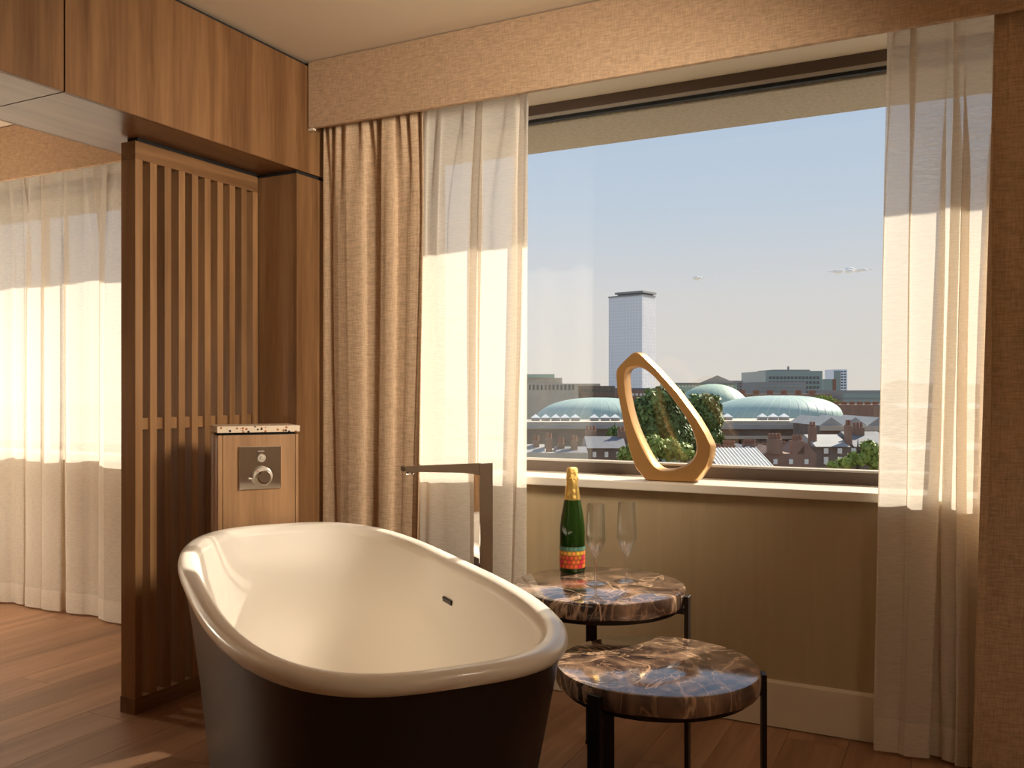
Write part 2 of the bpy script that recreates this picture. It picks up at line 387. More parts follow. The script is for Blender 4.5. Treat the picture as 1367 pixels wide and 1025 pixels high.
def window(name, x0, x1, label, mullions=()):
    YF = YW + WT
    r = empty(name, ((x0 + x1) / 2, YF, SILL), 0, label, 'window'); r['kind'] = 'structure'
    box('window_sill', x0 - .02, x1 + .02, YW - .045, YF + .02, SILL - .031, SILL, M_sill, r, bevel=.004)
    box('reveal_head', x0, x1, YW + .001, YF, HEAD - .006, HEAD, M_cream, r)
    fr = box('bottom_rail', x0, x1, YF, YF + .06, SILL, SILL + .043, M_frame, r, bevel=.002)
    box('glazing_bead', x0 + .04, x1 - .04, YF - .002, YF + .02, SILL + .043, SILL + .050, M_alu, fr)
    tr = box('top_rail', x0, x1, YF, YF + .06, HEAD - .046, HEAD - .006, M_frame, r, bevel=.002)
    box('glazing_bead', x0 + .04, x1 - .04, YF + .004, YF + .03, HEAD - .060, HEAD - .046, M_alu, tr)
    box('gasket', x0 + .04, x1 - .04, YF + .012, YF + .03, HEAD - .073, HEAD - .060, M_gasket, tr)
    for a in (x0, x1 - .05): box('jamb', a, a + .05, YF, YF + .06, SILL, HEAD - .006, M_frame, r, bevel=.002)
    for a in mullions: box('mullion', a, a + .06, YF, YF + .06, SILL, HEAD, M_frame, r, bevel=.002)
    box('pane', x0 + .03, x1 - .03, YF + .036, YF + .046, SILL + .03, HEAD - .04, M_pane, r)
    box('outer_ledge', x0 - .1, x1 + .1, YF + .065, YF + .40, SILL - .06, SILL + .022, M_soffit, r, bevel=.004)
    return r
window('window_1', *W1, 'large bronze-framed window with the city view and cream sill')
window('window_2', *W2, 'far left bronze-framed window behind the sheer curtain')
struct(box('trim_1', XL - .5, XR + .5, YW + WT + .062, YW + WT + .45, HEAD - .075, HEAD + .3, M_soffit, bevel=.006), 'rough rendered soffit overhanging the windows outside', 'soffit')
struct(boxes('trim_2', [(XL - .5, XR + .5, YW + WT + .062, YW + WT + .2, -3, SILL - .06), (W2[1], W1[0], YW + WT + .062, YW + WT + .12, SILL - .06, HEAD - .075)], M_soffit), 'rendered outer face of the building below the windows', 'facade')

# ------------------------------------------------------------------ bulkhead, column, slatted screen
BX0, BX1, BZ0, BZ1 = -2.87, -2.42, 2.055, 2.497
bh = empty('bulkhead', (-2.645, 0, BZ0), 0, 'oak-veneered bulkhead beam running under the ceiling above the slatted screen', 'bulkhead')
box('core', BX0 + .02, BX1 - .02, YB, YW, BZ0 + .018, ZC, M_black, bh)
ys = [YB, -.75, .52, 1.781, YW]
for a, b in zip(ys, ys[1:]):
    box('face_panel', BX1 - .02, BX1, a + .003, b - .003, BZ0 + .002, BZ1, M_oakz, bh, bevel=.001)
    box('soffit_panel', BX0 + .012, BX1 - .014, a + .0022, b - .0022, BZ0, BZ0 + .016, M_oakg, bh, bevel=.0008)
    box('edge_strip', BX1 - .0125, BX1 - .0003, a + .003, b - .003, BZ0 + .0, BZ0 + .0018, M_oaky, bh)
    box('face_panel', BX0, BX0 + .02, a + .003, b - .003, BZ0 + .002, BZ1, M_oakz, bh, bevel=.001)
    box('edge_strip', BX0 + .0003, BX0 + .0105, a + .003, b - .003, BZ0, BZ0 + .0018, M_oaky, bh)
CY = 2.83
co = empty('wooden_column', (-2.64, 2.97, 0), 0, 'full-height oak column between the slatted screen and the left drape', 'column')
box('core', -2.86, BX1 - .012, CY + .012, YW, 0, BZ0 - .001, M_black, co)
box('front_panel', -2.87, BX1 - .0205, CY, CY + .018, 0, BZ0 - .016, M_oakz, co, bevel=.001)
box('side_panel', BX1 - .019, BX1, CY, YW, 0, BZ0 - .016, M_oakz, co, bevel=.001)
box('side_panel', -2.87, -2.852, CY + .02, YW, 0, BZ0 - .016, M_oakz, co, bevel=.001)

SX1, SX0 = -2.617, -2.690
slat_px = [(180.7, 189.7), (200.6, 209.6), (219.9, 228.8), (238.8, 247), (256.3, 264.6), (273.6, 281.9), (290.5, 298.4), (306.7, 314.4), (322.6, 330), (337.6, 345)]
sc_ = empty('slatted_screen', (-2.65, 2.5, 0), 0, 'oak screen of vertical slats standing left of the bathtub', 'screen')
ZS = 2.040
ya = onX(slat_px[0][0], 500, SX1).y; yb = CY - .012
tr_ = box('top_rail', SX0, SX1, ya, yb, ZS - .064, ZS, M_oaky, sc_, bevel=.0015)
box('shadow_gap', SX0 + .016, SX1 - .006, ya + .014, yb, ZS, BZ0 - .0005, M_black, tr_)
box('bottom_rail', SX0 - .002, SX1 + .002, ya - .003, yb, 0, .058, M_oaky, sc_, bevel=.0015)
edges = []
for i, (a, b) in enumerate(slat_px):
    y0, y1 = onX(a, 500, SX1).y, onX(b, 500, SX1).y
    if i == 0: y0 = ya
    y1 = y0 + .030 if i else y0 + .032
    edges.append((y0, y1))
    box('slat' if i else 'end_post', SX0, SX1, y0, min(y1, yb), .058, ZS - .064, M_slat, sc_, bevel=.0012)
zb = onX(189, 566, SX1).z
for (a, b), (c, d) in zip(edges, edges[1:]):
    box('spacer', SX1 - .062, SX1 - .012, b, c, zb - .021, zb + .021, M_slat, sc_)

# ------------------------------------------------------------------ pelmets and curtains
YP = 2.895
def pelmet(x0, x1, label):
    r = empty('pelmet', ((x0 + x1) / 2, YP + .1, 2.236), 0, label, 'pelmet')
    box('front_board', x0, x1, YP, YP + .022, 2.236, ZC - .004, M_pelmet, r, bevel=.003)
    box('track_board', x0, x1, YP + .022, YW, ZC - .03, ZC - .004, M_cream, r)
    return r
pelmet(BX1 + .004, XR, 'tan linen pelmet along the ceiling above the city-view window')
pelmet(XL, BX0 - .004, 'tan linen pelmet half hidden behind the bulkhead at far left')
boxes_end = box('pelmet_end_clip', BX1 + .004, BX1 + .03, YP + .002, YP + .02, 2.228, 2.236, M_cream, None)
boxes_end.parent = [o for o in COL.objects if o.name == 'pelmet'][0]
boxes_end.matrix_parent_inverse = Matrix.Translation(boxes_end.parent.location).inverted()
boxes_end.name = 'end_clip'

def vnoise(x, seed):
    i = math.floor(x); f = x - i; f = f * f * (3 - 2 * f)
    h = lambda k: random.Random(k * 7919 + seed * 104729).uniform(-1, 1)
    c = vnoise.c
    for k in (i, i + 1):
        if (k, seed) not in c: c[(k, seed)] = h(k)
    return c[(i, seed)] * (1 - f) + c[(i + 1, seed)] * f
vnoise.c = {}
def curtain(name, xa, xb, yc, label, cat, mat, nf, amp, seed, xt=None, hem=None, zt=2.48, zb=.012, thick=0, npl=None, over=.5, flare=1.0):
    """cloth hanging in irregular folds; xa..xb edges at the floor, xt = edges at the track, nf = number of broad folds, npl = gathers at the top"""
    xt = xt or (xa, xb); npl = npl or nf * 2
    NU = max(120, int(abs(xb - xa) * 420)); NZ = 48
    def pt(i, t, off=0.0):
        s = i / NU; q = 1 - t                                            # q: 0 at the track, 1 at the floor
        x0 = xt[0] * t + xa * q; x1 = xt[1] * t + xb * q
        w_ = 2.0 * s * nf + .55 * vnoise(1.7 * q + 3 * s, seed + 5) * q  # folds wander sideways on the way down
        f = vnoise(w_ + 11, seed) * .9 + .35 * vnoise(w_ * 2.1 + 5, seed + 1) * (1 - .5 * q) + .12 * vnoise(w_ * 5, seed + 2) * t
        f = math.tanh(1.5 * f) * (.75 + .25 * math.sin(2.6 * q + 2 * seed))
        m = max(0.0, (t - .72) / .28) ** 1.6                               # even gathers at the track
        f = f * (1 - m) + m * .55 * math.sin(2 * math.pi * npl * s + 1.3 * math.sin(5 * s))
        ed = min(1, s * 14, (1 - s) * 14)
        g = vnoise(w_ + .5 + 11, seed) - vnoise(w_ - .5 + 11, seed)
        x = x0 + (x1 - x0) * s + over * (x1 - x0) / (2 * nf) * math.sin(3.1 * f + 1.5 * g) * ed * (1 - .7 * m)
        return (x, yc + amp * f * (.7 + .3 * q * flare) + off, zb + (zt - zb) * t)
    verts = []; faces = []
    for j in range(NZ + 1):
        for i in range(NU + 1): verts.append(pt(i, j / NZ))
    for j in range(NZ):
        for i in range(NU):
            a = j * (NU + 1) + i; faces.append((a, a + 1, a + NU + 2, a + NU + 1))
    me = bpy.data.meshes.new(name); me.from_pydata(verts, [], faces)
    for f in me.polygons: f.use_smooth = True
    o = link(name, me, mat); tag(o, label, cat)
    if thick:
        md = o.modifiers.new('thickness', 'SOLIDIFY'); md.thickness = thick; md.offset = 0
    if hem:
        hv = []; hf = []; H_ = 3
        for j in range(H_ + 1):
            for i in range(NU + 1):
                x, y, z = pt(i, j / H_ * .042, -.0025); hv.append((x, y, z + .001))
        for j in range(H_):
            for i in range(NU):
                a = j * (NU + 1) + i; hf.append((a, a + 1, a + NU + 2, a + NU + 1))
        hm = bpy.data.meshes.new('hem'); hm.from_pydata(hv, [], hf)
        for f in hm.polygons: f.use_smooth = True
        link('hem', hm, hem, o)
    return o
YS, YD = 3.045, 2.966
def X_(px, Y): return onY(px, 500, Y).x
curtain('drape', -2.392, X_(556, YD), YD, 'tan linen drape hanging beside the oak column', 'curtain', M_drape, 4.6, .042, 11,
        xt=(-2.392, X_(566, YD)), thick=.003, npl=9, over=.35)
curtain('sheer_curtain', X_(562, YS), X_(703, YS), YS, 'cream sheer curtain left of the window view, behind the tall tap', 'curtain', M_sheer, 4.0, .033, 23,
        xt=(X_(565, YS), X_(708, YS)), hem=M_hem, npl=6, over=.75)
curtain('sheer_curtain', X_(1169, YS), X_(1300, YS) + .04, YS, 'cream sheer curtain right of the window view, beside the right drape', 'curtain', M_sheer, 4.0, .033, 37,
        xt=(X_(1186, YS), X_(1335, YS) + .03), hem=M_hem, npl=6, over=.75)
curtain('drape', X_(1297, YD), .62, YD - .006, 'tan linen drape cut by the right edge of the picture', 'curtain', M_drape, 3.6, .040, 44,
        xt=(X_(1331, YD), .62), thick=.003, npl=8, over=.35)
curtain('sheer_curtain', -6.1, -2.93, YS - .012, 'long cream sheer curtain in front of the far left window', 'curtain', M_sheer, 21, .046, 52, hem=M_hem, npl=34, over=.6)

# ------------------------------------------------------------------ bathtub
TC = Vector((-1.437, 1.847, 0)); TT = -.662; TA, TB, TZ = .85, .375, .677
tub = empty('bathtub', TC, TT, 'freestanding bathtub, cream inside and black outside, set at an angle', 'bathtub')
def rim_dz(q): return (.018 if q < 0 else -.009) * q * q
def se(a, b, e, n=96):
    r_ = []
    for i in range(n):
        t = 2 * math.pi * i / n; c, s = math.cos(t), math.sin(t)
        r_.append((a * math.copysign(abs(c) ** (2 / e), c), b * math.copysign(abs(s) ** (2 / e), s)))
    return r_
def loft(name, rows, mat, parent, close_end=True, close_start=False):
    bm = bmesh.new(); rg = []
    for a, b, e, z, kz in rows:
        rg.append([bm.verts.new((x, y, z + kz * rim_dz(x / a if a else 0))) for x, y in se(a, b, e)])
    for p, q in zip(rg, rg[1:]):
        for i in range(len(p)):
            j = (i + 1) % len(p); bm.faces.new((p[i], p[j], q[j], q[i]))
    if close_end: bm.faces.new(rg[-1])
    if close_start: bm.faces.new(rg[0])
    o = from_bm(name, bm, mat, parent); autosmooth(o, 50); return o
E_ = 3.1
rows = [(TA - o1, TB - o2, E_, TZ + z, 1) for o1, o2, z in ((.024, .024, -.036), (.006, .006, -.031), (.001, .001, -.020), (.003, .003, -.009), (.010, .010, -.002), (.020, .020, 0),
        (.040, .039, -.002), (.050, .048, -.008), (.059, .055, -.028))]
rows += [(TA - .084, TB - .068, E_, TZ - .11, .8), (TA - .135, TB - .092, 3.0, TZ - .24, .4), (TA - .18, TB - .112, 2.9, TZ - .37, 0), (TA - .23, TB - .145, 2.8, TZ - .44, 0), (TA - .30, TB - .20, 2.6, TZ - .475, 0), (TA - .5, TB - .30, 2.4, TZ - .485, 0), (.05, .02, 2, TZ - .488, 0)]
loft('rim', rows[:9], M_rim, tub, close_end=False)
loft('basin', rows[8:], M_tub, tub)
rows = [(TA - .014, TB - .014, E_, TZ - .030, 1), (TA - .018, TB - .018, E_, TZ - .05, 1), (TA - .045, TB - .038, E_, TZ - .18, .6), (TA - .075, TB - .058, 3.0, TZ - .34, .2), (TA - .105, TB - .076, 2.9, TZ - .52, 0), (TA - .125, TB - .088, 2.8, .012, 0), (TA - .135, TB - .098, 2.8, .0, 0)]
loft('outer_skin', rows, M_skin, tub)
# overflow slot on the far long side, drain in the floor of the basin
ov = bmesh.new(); bm_box(ov, -.032, .032, -.004, .004, -.007, .007); bmesh.ops.bevel(ov, geom=ov.edges[:], offset=.002, segments=1, affect='EDGES')
bmesh.ops.transform(ov, matrix=Matrix.Translation((-.02, TB - .069, TZ - .105)) @ Matrix.Rotation(R(8), 4, 'X'), verts=ov.verts)
from_bm('overflow_slot', ov, M_steel, tub)
lathe('drain', [(0, .004), (.028, .004), (.032, .0), (.032, -.01)], M_chrome, tub, c=(-.05, 0, TZ - .4865), seg=32)

# ------------------------------------------------------------------ fill lamps added outside the picture to brighten the room
M_opal = pm('opal_fill_glass', (.9, .85, .75), .4)  # glowing shade of the added opal lamp
_p = M_opal.node_tree.nodes['Principled BSDF']; _p.inputs['Emission Color'].default_value = (1, .80, .58, 1); _p.inputs['Emission Strength'].default_value = 3.0
def fill_lamp(x, y, power, label, aim=None, cone=75):
    r = empty('drum_fill_lamp' if aim else 'fill_lamp', (x, y, ZC - (.36 if aim else .16)), 0, label, 'lamp')
    hz = .2 if aim else 0
    lathe('ceiling_rose', [(.05, .13 + hz), (.06, .16 + hz)], M_steel, r, seg=32); lathe('stem', [(.008, .06), (.008, .13 + hz)], M_steel, r, seg=12)
    if aim:
        dv = (Vector(aim) - Vector((x, y, ZC - .36))).normalized(); q = dv.to_track_quat('-Z', 'Y')
        hd = lathe('drum_shade', [(.05, .12), (.30, .10), (.32, -.02), (.312, -.02), (.29, .09)], M_cream, r, seg=48, caps=False); hd.rotation_euler = q.to_euler()
        l = bpy.data.lights.new('fill_light', 'SPOT'); l.spot_size = R(cone); l.spot_blend = .9; l.shadow_soft_size = .28
        lo = bpy.data.objects.new('fill_light', l); lo.rotation_euler = q.to_euler(); lo.location = dv * .30
    else:
        lathe('opal_shade', [(0, -.055), (.03, -.05), (.055, -.03), (.068, 0), (.055, .03), (.03, .052), (.010, .06)], M_opal, r, seg=32, caps=False)
        l = bpy.data.lights.new('fill_light', 'POINT'); l.shadow_soft_size = .10
        lo = bpy.data.objects.new('fill_light', l); lo.location = (0, 0, -.165)
    l.energy = power; l.color = FILL_COL; COL.objects.link(lo); lo.parent = r
FILL_COL = (1, .88, .72)
fill_lamp(.75, 1.70, 320, 'added tilted drum fill lamp right of the viewpoint, outside the picture', aim=(-2.2, 2.85, 1.45), cone=75)  # added fill aimed at the left drape, column and screen
fill_lamp(.95, 1.1, 12, 'added opal fill lamp beside the right wall, outside the picture')  # added weak fill for the darker right side
M_shade = sheer('fill_shade_fabric', (.9, .84, .72), .5, .6)
fl_ = empty('floor_fill_lamp', (-4.6, 2.15, 0), 0, 'added slim fill lamp with a pale drum shade, unseen left of the picture', 'lamp')  # added fill for the far sheer and the beam's underside
lathe('base', [(.14, 0), (.14, .015), (.03, .025)], M_steel, fl_, seg=40); lathe('pole', [(.009, .02), (.009, 1.0)], M_steel, fl_, seg=16)
lathe('shade', [(.20, .98), (.16, 1.28)], M_shade, fl_, seg=48, caps=False)
l = bpy.data.lights.new('fill_light', 'POINT'); l.energy = 52; l.color = FILL_COL; l.shadow_soft_size = .06
lo = bpy.data.objects.new('fill_light', l); COL.objects.link(lo); lo.parent = fl_; lo.location = (0, 0, 1.12)

# ------------------------------------------------------------------ tap console
U = Vector((math.cos(TT), math.sin(TT), 0)); V = Vector((-math.sin(TT), math.cos(TT), 0))
BTH = TT + R(90)
P0 = TC - U * (TA + .04)
def on_front(px, py):                     # pixel to local (x, z) on the console's front plane
    d = Vector(ray(px, py)); t = (P0.dot(U)) / Vector((d.x, d.y, 0)).dot(U)
    P = d * t; return (P - P0).dot(V), HC + d.z * t
bx = empty('tap_console', P0, BTH, 'low oak console with terrazzo top and chrome control at the head of the bathtub', 'console')
xl, _ = on_front(291, 600); xr, _ = on_front(398.5, 600)
_, ztop = on_front(345, 580.5); _, zt1 = on_front(345, 577); _, zt2 = on_front(345, 568.5)
DP = .20
def lbox(name, a, mat, par, bevel=0): return box(name, *a, mat, par, bevel, world=False)
M_oakl = wood('oak_bounce_lit', (.22, .115, .05), (.46, .26, .125), 'Z')  # oak lightened: bounce light off the tub is put into its colour
lbox('carcass', (xl + .004, xr - .004, .012, DP, 0, ztop - .002), M_oakl, bx)
lbox('front_panel', (xl + .016, xr - .012, 0, .016, .01, ztop), M_oakl, bx, .0015)
lbox('edge_strip', (xl, xl + .0145, 0, .016, .01, ztop), M_oakl, bx, .0015)
lbox('edge_strip', (xr - .0105, xr, 0, .016, .01, ztop), M_oakl, bx, .0015)
lbox('side_panel', (xl, xl + .003, .017, DP, .01, ztop), M_oakl, bx)
lbox('shadow_gap', (xl + .01, xr - .01, .012, DP, ztop, zt1), M_black, bx)
lbox('terrazzo_top', (xl - .003, xr + .004, -.004, DP + .005, zt1, zt2), M_terr, bx, .0015)
pxl, pz1 = on_front(318.5, 596); pxr, pz0 = on_front(374.5, 651)
pc = (pxl + pxr) / 2
cp = lbox('control_plate', (pxl, pxr, -.010, .002, pz0, pz1), M_chrome, bx, .0025)
def disc(name, cx, cz, r, y0, y1, mat, par, seg=36, bev=.002):
    bm = bmesh.new()
    rings = [(r, y0), (r, y1 + bev), (r - bev, y1)]
    vs_ = [[bm.verts.new((cx + q * math.cos(2 * math.pi * i / seg), y, cz + q * math.sin(2 * math.pi * i / seg))) for i in range(seg)] for q, y in rings]
    for a, b in zip(vs_, vs_[1:]):
        for i in range(seg): bm.faces.new((a[i], a[(i + 1) % seg], b[(i + 1) % seg], b[i]))
    bm.faces.new(vs_[0]); bm.faces.new(vs_[-1])
    return autosmooth(from_bm(name, bm, mat, par), 40)
M_satin = pm('satin_chrome', (.74, .68, .58), .32, metal=.8)
kx, kz = on_front(348.7, 635); bxx, bz = on_front(348, 611)
disc('diverter_button', bxx, bz, .0145, -.009, -.020, M_satin, cp); disc('diverter_button', bxx, bz, .007, -.020, -.0225, M_satin, cp)
disc('thermostat_knob', kx, kz, .034, -.009, -.030, M_satin, cp, bev=.003); disc('knob_cap', kx + .004, kz - .001, .024, -.030, -.048, M_chrome, cp, bev=.004)
lbox('knob_lever', (kx - .046, kx - .030, -.024, -.014, kz - .009, kz - .004), M_satin, cp, .001)
tx, tz = on_front(348, 602)
M_red = pm('red_mark', (.5, .05, .03), .4)
for i in range(5): lbox('maker_mark', (tx - .010 + i * .0043, tx - .0072 + i * .0043, -.0106, -.0095, tz - .0018, tz + .0018), M_satin, cp)
lbox('hot_mark', (kx - .022, kx - .014, -.0308, -.0298, kz + .018, kz + .0205), M_red, cp)

# ------------------------------------------------------------------ floor-standing tap
FP = TC + V * .44 + U * -.083
tap = empty('bath_tap', (FP.x, FP.y, 0), TT, 'tall chrome floor-standing bath tap with a flat spout over the tub', 'tap')
zt = .945
lathe('base_plate', [(.055, 0), (.055, .006), (.05, .009)], M_chrome, tap, seg=40)
lbox('post', (-.022, .022, -.021, .021, .009, zt), M_chrome, tap, .0025)
sp_ = prism('spout', [(-.021, zt), (-.242, zt - .001), (-.242, zt - .0165), (-.075, zt - .026), (-.035, zt - .03), (-.021, zt - .036)], 'X', -.022, .022, M_chrome, tap, bevel=.0015, world=False)
lathe('aerator', [(.011, 0), (.0125, .003), (.0125, .010)], M_chrome, sp_, c=(0, -.222, zt - .0265), seg=28)

# ------------------------------------------------------------------ marble side tables
def side_table(label, c, rad, ztop, thick, legs, seed):
    t = empty('side_table', (c.x, c.y, 0), 0, label, 'table', 'round marble side tables')
    rd = random.Random(seed)
    n = 96; bm = bmesh.new(); ph = [rd.uniform(0, 6.28) for _ in range(4)]
    prof = [(rad - .012, ztop - thick), (rad - .003, ztop - thick + .004), (rad, ztop - thick + .012), (rad, ztop - .008), (rad - .003, ztop - .002), (rad - .009, ztop)]
    rg = []
    for r, z in prof:
        row = []
        for i in range(n):
            a = 2 * math.pi * i / n
            k = 1 + .004 * math.sin(3 * a + ph[0]) + .003 * math.sin(7 * a + ph[1])
            row.append(bm.verts.new((r * k * math.cos(a), r * k * math.sin(a), z + (.0012 * math.sin(9 * a + ph[2]) if z < ztop - .01 else 0))))
        rg.append(row)
    for p, q in zip(rg, rg[1:]):
        for i in range(n): bm.faces.new((p[i], p[(i + 1) % n], q[(i + 1) % n], q[i]))
    bm.faces.new(rg[0]); bm.faces.new(rg[-1])
    autosmooth(from_bm('marble_top', bm, M_marble, t), 40)
    lathe('under_frame', [(rad - .05, ztop - thick - .012), (rad - .02, ztop - thick - .012), (rad - .02, ztop - thick), (rad - .05, ztop - thick), (rad - .05, ztop - thick - .012)], M_steel, t, caps=False)
    for a in legs:
        a = R(a) + YAW                                     # measured from the picture's right
        bm = bmesh.new()
        bm_box(bm, rad + .001, rad + .013, -.018, .018, .004, ztop - thick * .28)
        bmesh.ops.bevel(bm, geom=bm.edges[:], offset=.0012, segments=1, affect='EDGES')
        bm_box(bm, rad - .04, rad + .002, -.018, .018, ztop - thick - .0125, ztop - thick - .0005)
        bmesh.ops.transform(bm, matrix=Matrix.Rotation(a, 4, 'Z'), verts=bm.verts)
        lg = from_bm('leg', bm, M_steel, t)
        bm = bmesh.new(); bm_box(bm, rad - .004, rad + .016, -.02, .02, 0, .004)
        bmesh.ops.transform(bm, matrix=Matrix.Rotation(a, 4, 'Z'), verts=bm.verts)
        from_bm('glide', bm, M_black, lg)
    return t
Z1, Z2 = .578, .472
d1 = (HC - Z1) / .2165; c1 = atD(800, HY, d1)
d2 = (HC - Z2) / .3058; c2 = atD(877, HY, d2)
side_table('taller round brown marble side table carrying the bottle and the two glasses', c1, .0965 * d1, Z1, .052, (-22, 90, 212), 5)
side_table('lower round brown marble side table with nothing on it', c2, .1135 * d2, Z2, .052, (-8, 112, 228), 9)

# ------------------------------------------------------------------ bottle and flutes
bp_ = onZ(764, 762.5, Z1)
bt = empty('champagne_bottle', bp_, R(20), 'dark green sparkling wine bottle with gold foil neck and colourful bubble label', 'bottle')
k_ = bp_.dot(Vector((-SA, CA, 0))) / F                    # metres per pixel at the bottle
hb = 139 * k_
def H_(y): return (764 - y) * k_ * hb / (139 * k_)
rb = 17 * k_
lathe('glass_body', [(0, .012), (rb * .6, .006), (rb * .93, 0), (rb, .006), (rb, H_(712)), (rb * .97, H_(702)), (rb * .88, H_(690)), (rb * .72, H_(675)), (rb * .56, H_(660)), (rb * .46, H_(645)), (rb * .40, H_(632)), (rb * .38, H_(628)), (0, H_(628))], M_bottle, bt, caps=False)
def neck(z): return z
foil = [(rb * .735, H_(680)), (rb * .60, H_(662)), (rb * .50, H_(650)), (rb * .455, H_(641)), (rb * .44, H_(640))]
lathe('neck_foil', foil, M_foil, bt, caps=False)
lathe('cap_foil', [(rb * .45, H_(642)), (rb * .50, H_(640)), (rb * .47, H_(636)), (rb * .44, H_(634)), (rb * .47, H_(631.5)), (rb * .43, H_(627)), (rb * .30, H_(625)), (0, H_(625))], M_foilc, bt, seg=28, caps=False)
bm = bmesh.new(); uvl = bm.loops.layers.uv.new('UVMap'); nS = 48
vv = []
for i in range(nS + 1):
    a = 2 * math.pi * i / nS
    vv.append([bm.verts.new(((rb + .0006) * math.cos(a), (rb + .0006) * math.sin(a), H_(y))) for y in (757.5, 729)])
for i in range(nS):
    f = bm.faces.new((vv[i][0], vv[i + 1][0], vv[i + 1][1], vv[i][1])); f.smooth = True
    for l, (u, v) in zip(f.loops, ((i / nS, 0), ((i + 1) / nS, 0), ((i + 1) / nS, 1), (i / nS, 1))): l[uvl].uv = (u, v * .9999)
me = bpy.data.meshes.new('label'); bm.to_mesh(me); bm.free(); link('bottle_label', me, M_label, bt)

def flute(px, py, ptop, label):
    b = onZ(px, py, Z1); kk = b.dot(Vector((-SA, CA, 0))) / F
    h = (py - ptop) * kk
    r = empty('champagne_flute', b, 0, label, 'glass', 'champagne flutes on the taller table')
    rt, rw_, rf = 11.5 * kk, 13.3 * kk, 16.5 * kk
    t_ = .0011
    outer = [(.0045, h * .30), (.006, h * .325), (rw_ * .55, h * .42), (rw_ * .9, h * .51), (rw_, h * .555), (rw_ * .99, h * .62), (rw_ * .93, h * .80), (rt, h)]
    inner = [(max(0, q - t_), z + (.002 if i < 2 else .0004)) for i, (q, z) in enumerate(outer)]
    inner[0] = (0, h * .32)
    lathe('bowl', [(0, h * .30)] + outer[:-1] + [(rt, h - .0006), (rt - t_ / 2, h), (rt - t_, h - .0006)] + inner[::-1][1:], M_glass, r, caps=False, seg=56)
    lathe('stem', [(0, .0075), (.0065, .0075), (.0045, .016), (.0033, .03), (.0031, h * .2), (.0036, h * .27), (.0045, h * .2995), (0, h * .2995)], M_glass, r, caps=False, seg=28)
    lathe('foot', [(0, 0.0003), (rf, .0003), (rf, .0015), (rf * .5, .0032), (.008, .0062), (.0065, .0073), (0, .0073)], M_glass, r, caps=False, seg=56)
flute(795, 778.5, 672.5, 'champagne flute beside the bottle on the taller table')
flute(836.5, 776, 670.5, 'champagne flute further right, away from the bottle, on the taller table')

# ------------------------------------------------------------------ gold ring sculpture on the sill
outer = [(847.3, 465.2), (842.7, 467.6), (832, 478), (823.2, 487.6), (821.6, 494), (823.2, 515.6), (827.9, 540), (833.4, 571.2), (840.8, 600.8), (848.2, 621), (862, 637.4), (885.3, 638.6), (925, 639.8), (931, 636.5), (943.6, 619.4), (948.2, 606.4), (950, 591.6), (941, 573), (930, 554.5), (922.4, 544), (903.8, 519), (876, 488.4), (854, 467.2)]
inner_ = [(846.4, 485.6), (838.5, 488), (834.6, 494), (834.3, 503), (836.2, 523), (841.8, 549), (850, 573), (861.2, 597), (872.3, 615), (881.6, 622), (890, 623), (902, 620.8), (918.6, 613.5), (926.5, 604), (928.8, 593), (926, 578), (918.6, 560), (907, 542), (894.6, 524.9), (874.2, 500.8), (861.2, 489.6), (853, 486.2)]
YSC, DSC = 3.13, .075
def resample(pl, n, sm):
    P = [Vector(p) for p in pl]
    # closed Catmull-Rom, then even spacing by index fraction of arc length
    out = []
    m = len(P)
    for i in range(m):
        a, b, c, d = P[i - 1], P[i], P[(i + 1) % m], P[(i + 2) % m]
        for j in range(8):
            t = j / 8
            if sm: out.append(.5 * ((2 * b) + (c - a) * t + (2 * a - 5 * b + 4 * c - d) * t * t + (3 * b - a - 3 * c + d) * t ** 3))
            else: out.append(b.lerp(c, t))
    cxm = Vector((883, 560)); res = []
    for k in range(n):                       # sample by angle round the ring's middle
        an = 2 * math.pi * k / n; dv = Vector((math.cos(an), math.sin(an))); best = None
        for p, q in zip(out, out[1:] + out[:1]):
            e = q - p; den = dv.x * e.y - dv.y * e.x
            if abs(den) < 1e-9: continue
            w_ = p - cxm; t = (w_.x * e.y - w_.y * e.x) / den; s = (w_.x * dv.y - w_.y * dv.x) / den
            if t > 0 and -1e-6 <= s <= 1 + 1e-6 and (best is None or t > best): best = t
        res.append(cxm + dv * best)
    return res
NO = 180
ro, ri = resample(outer, NO, False), resample(inner_, NO, True)
sb = onY(895, 640, YSC); 
sculp = empty('ring_sculpture', (sb.x, YSC + DSC / 2, SILL), 0, 'gold angular teardrop ring sculpture standing on the window sill', 'sculpture')
bm = bmesh.new(); rings = []
dz_ = SILL - onY(895, 639, YSC).z
# cross-section of the band: flat face, softened arrises, bulging side
sect = [(1.0, .10), (1.0, .90), (.93, 1.0), (.12, 1.0), (0.0, .86), (0.0, .14), (.12, 0.0), (.93, 0.0)]
for f_, dd in sect:
    row = []
    for a, b in zip(ro, ri):
        p = b.lerp(a, f_); P = onY(p.x, p.y, YSC); row.append(bm.verts.new((P.x, YSC + dd * DSC, max(SILL + .0006, P.z + dz_))))
    rings.append(row)
for i in range(len(rings)):
    p, q = rings[i], rings[(i + 1) % len(rings)]
    for j in range(NO): bm.faces.new((p[j], p[(j + 1) % NO], q[(j + 1) % NO], q[j]))
autosmooth(from_bm('ring_body', bm, M_gold, sculp, world=True), 50)

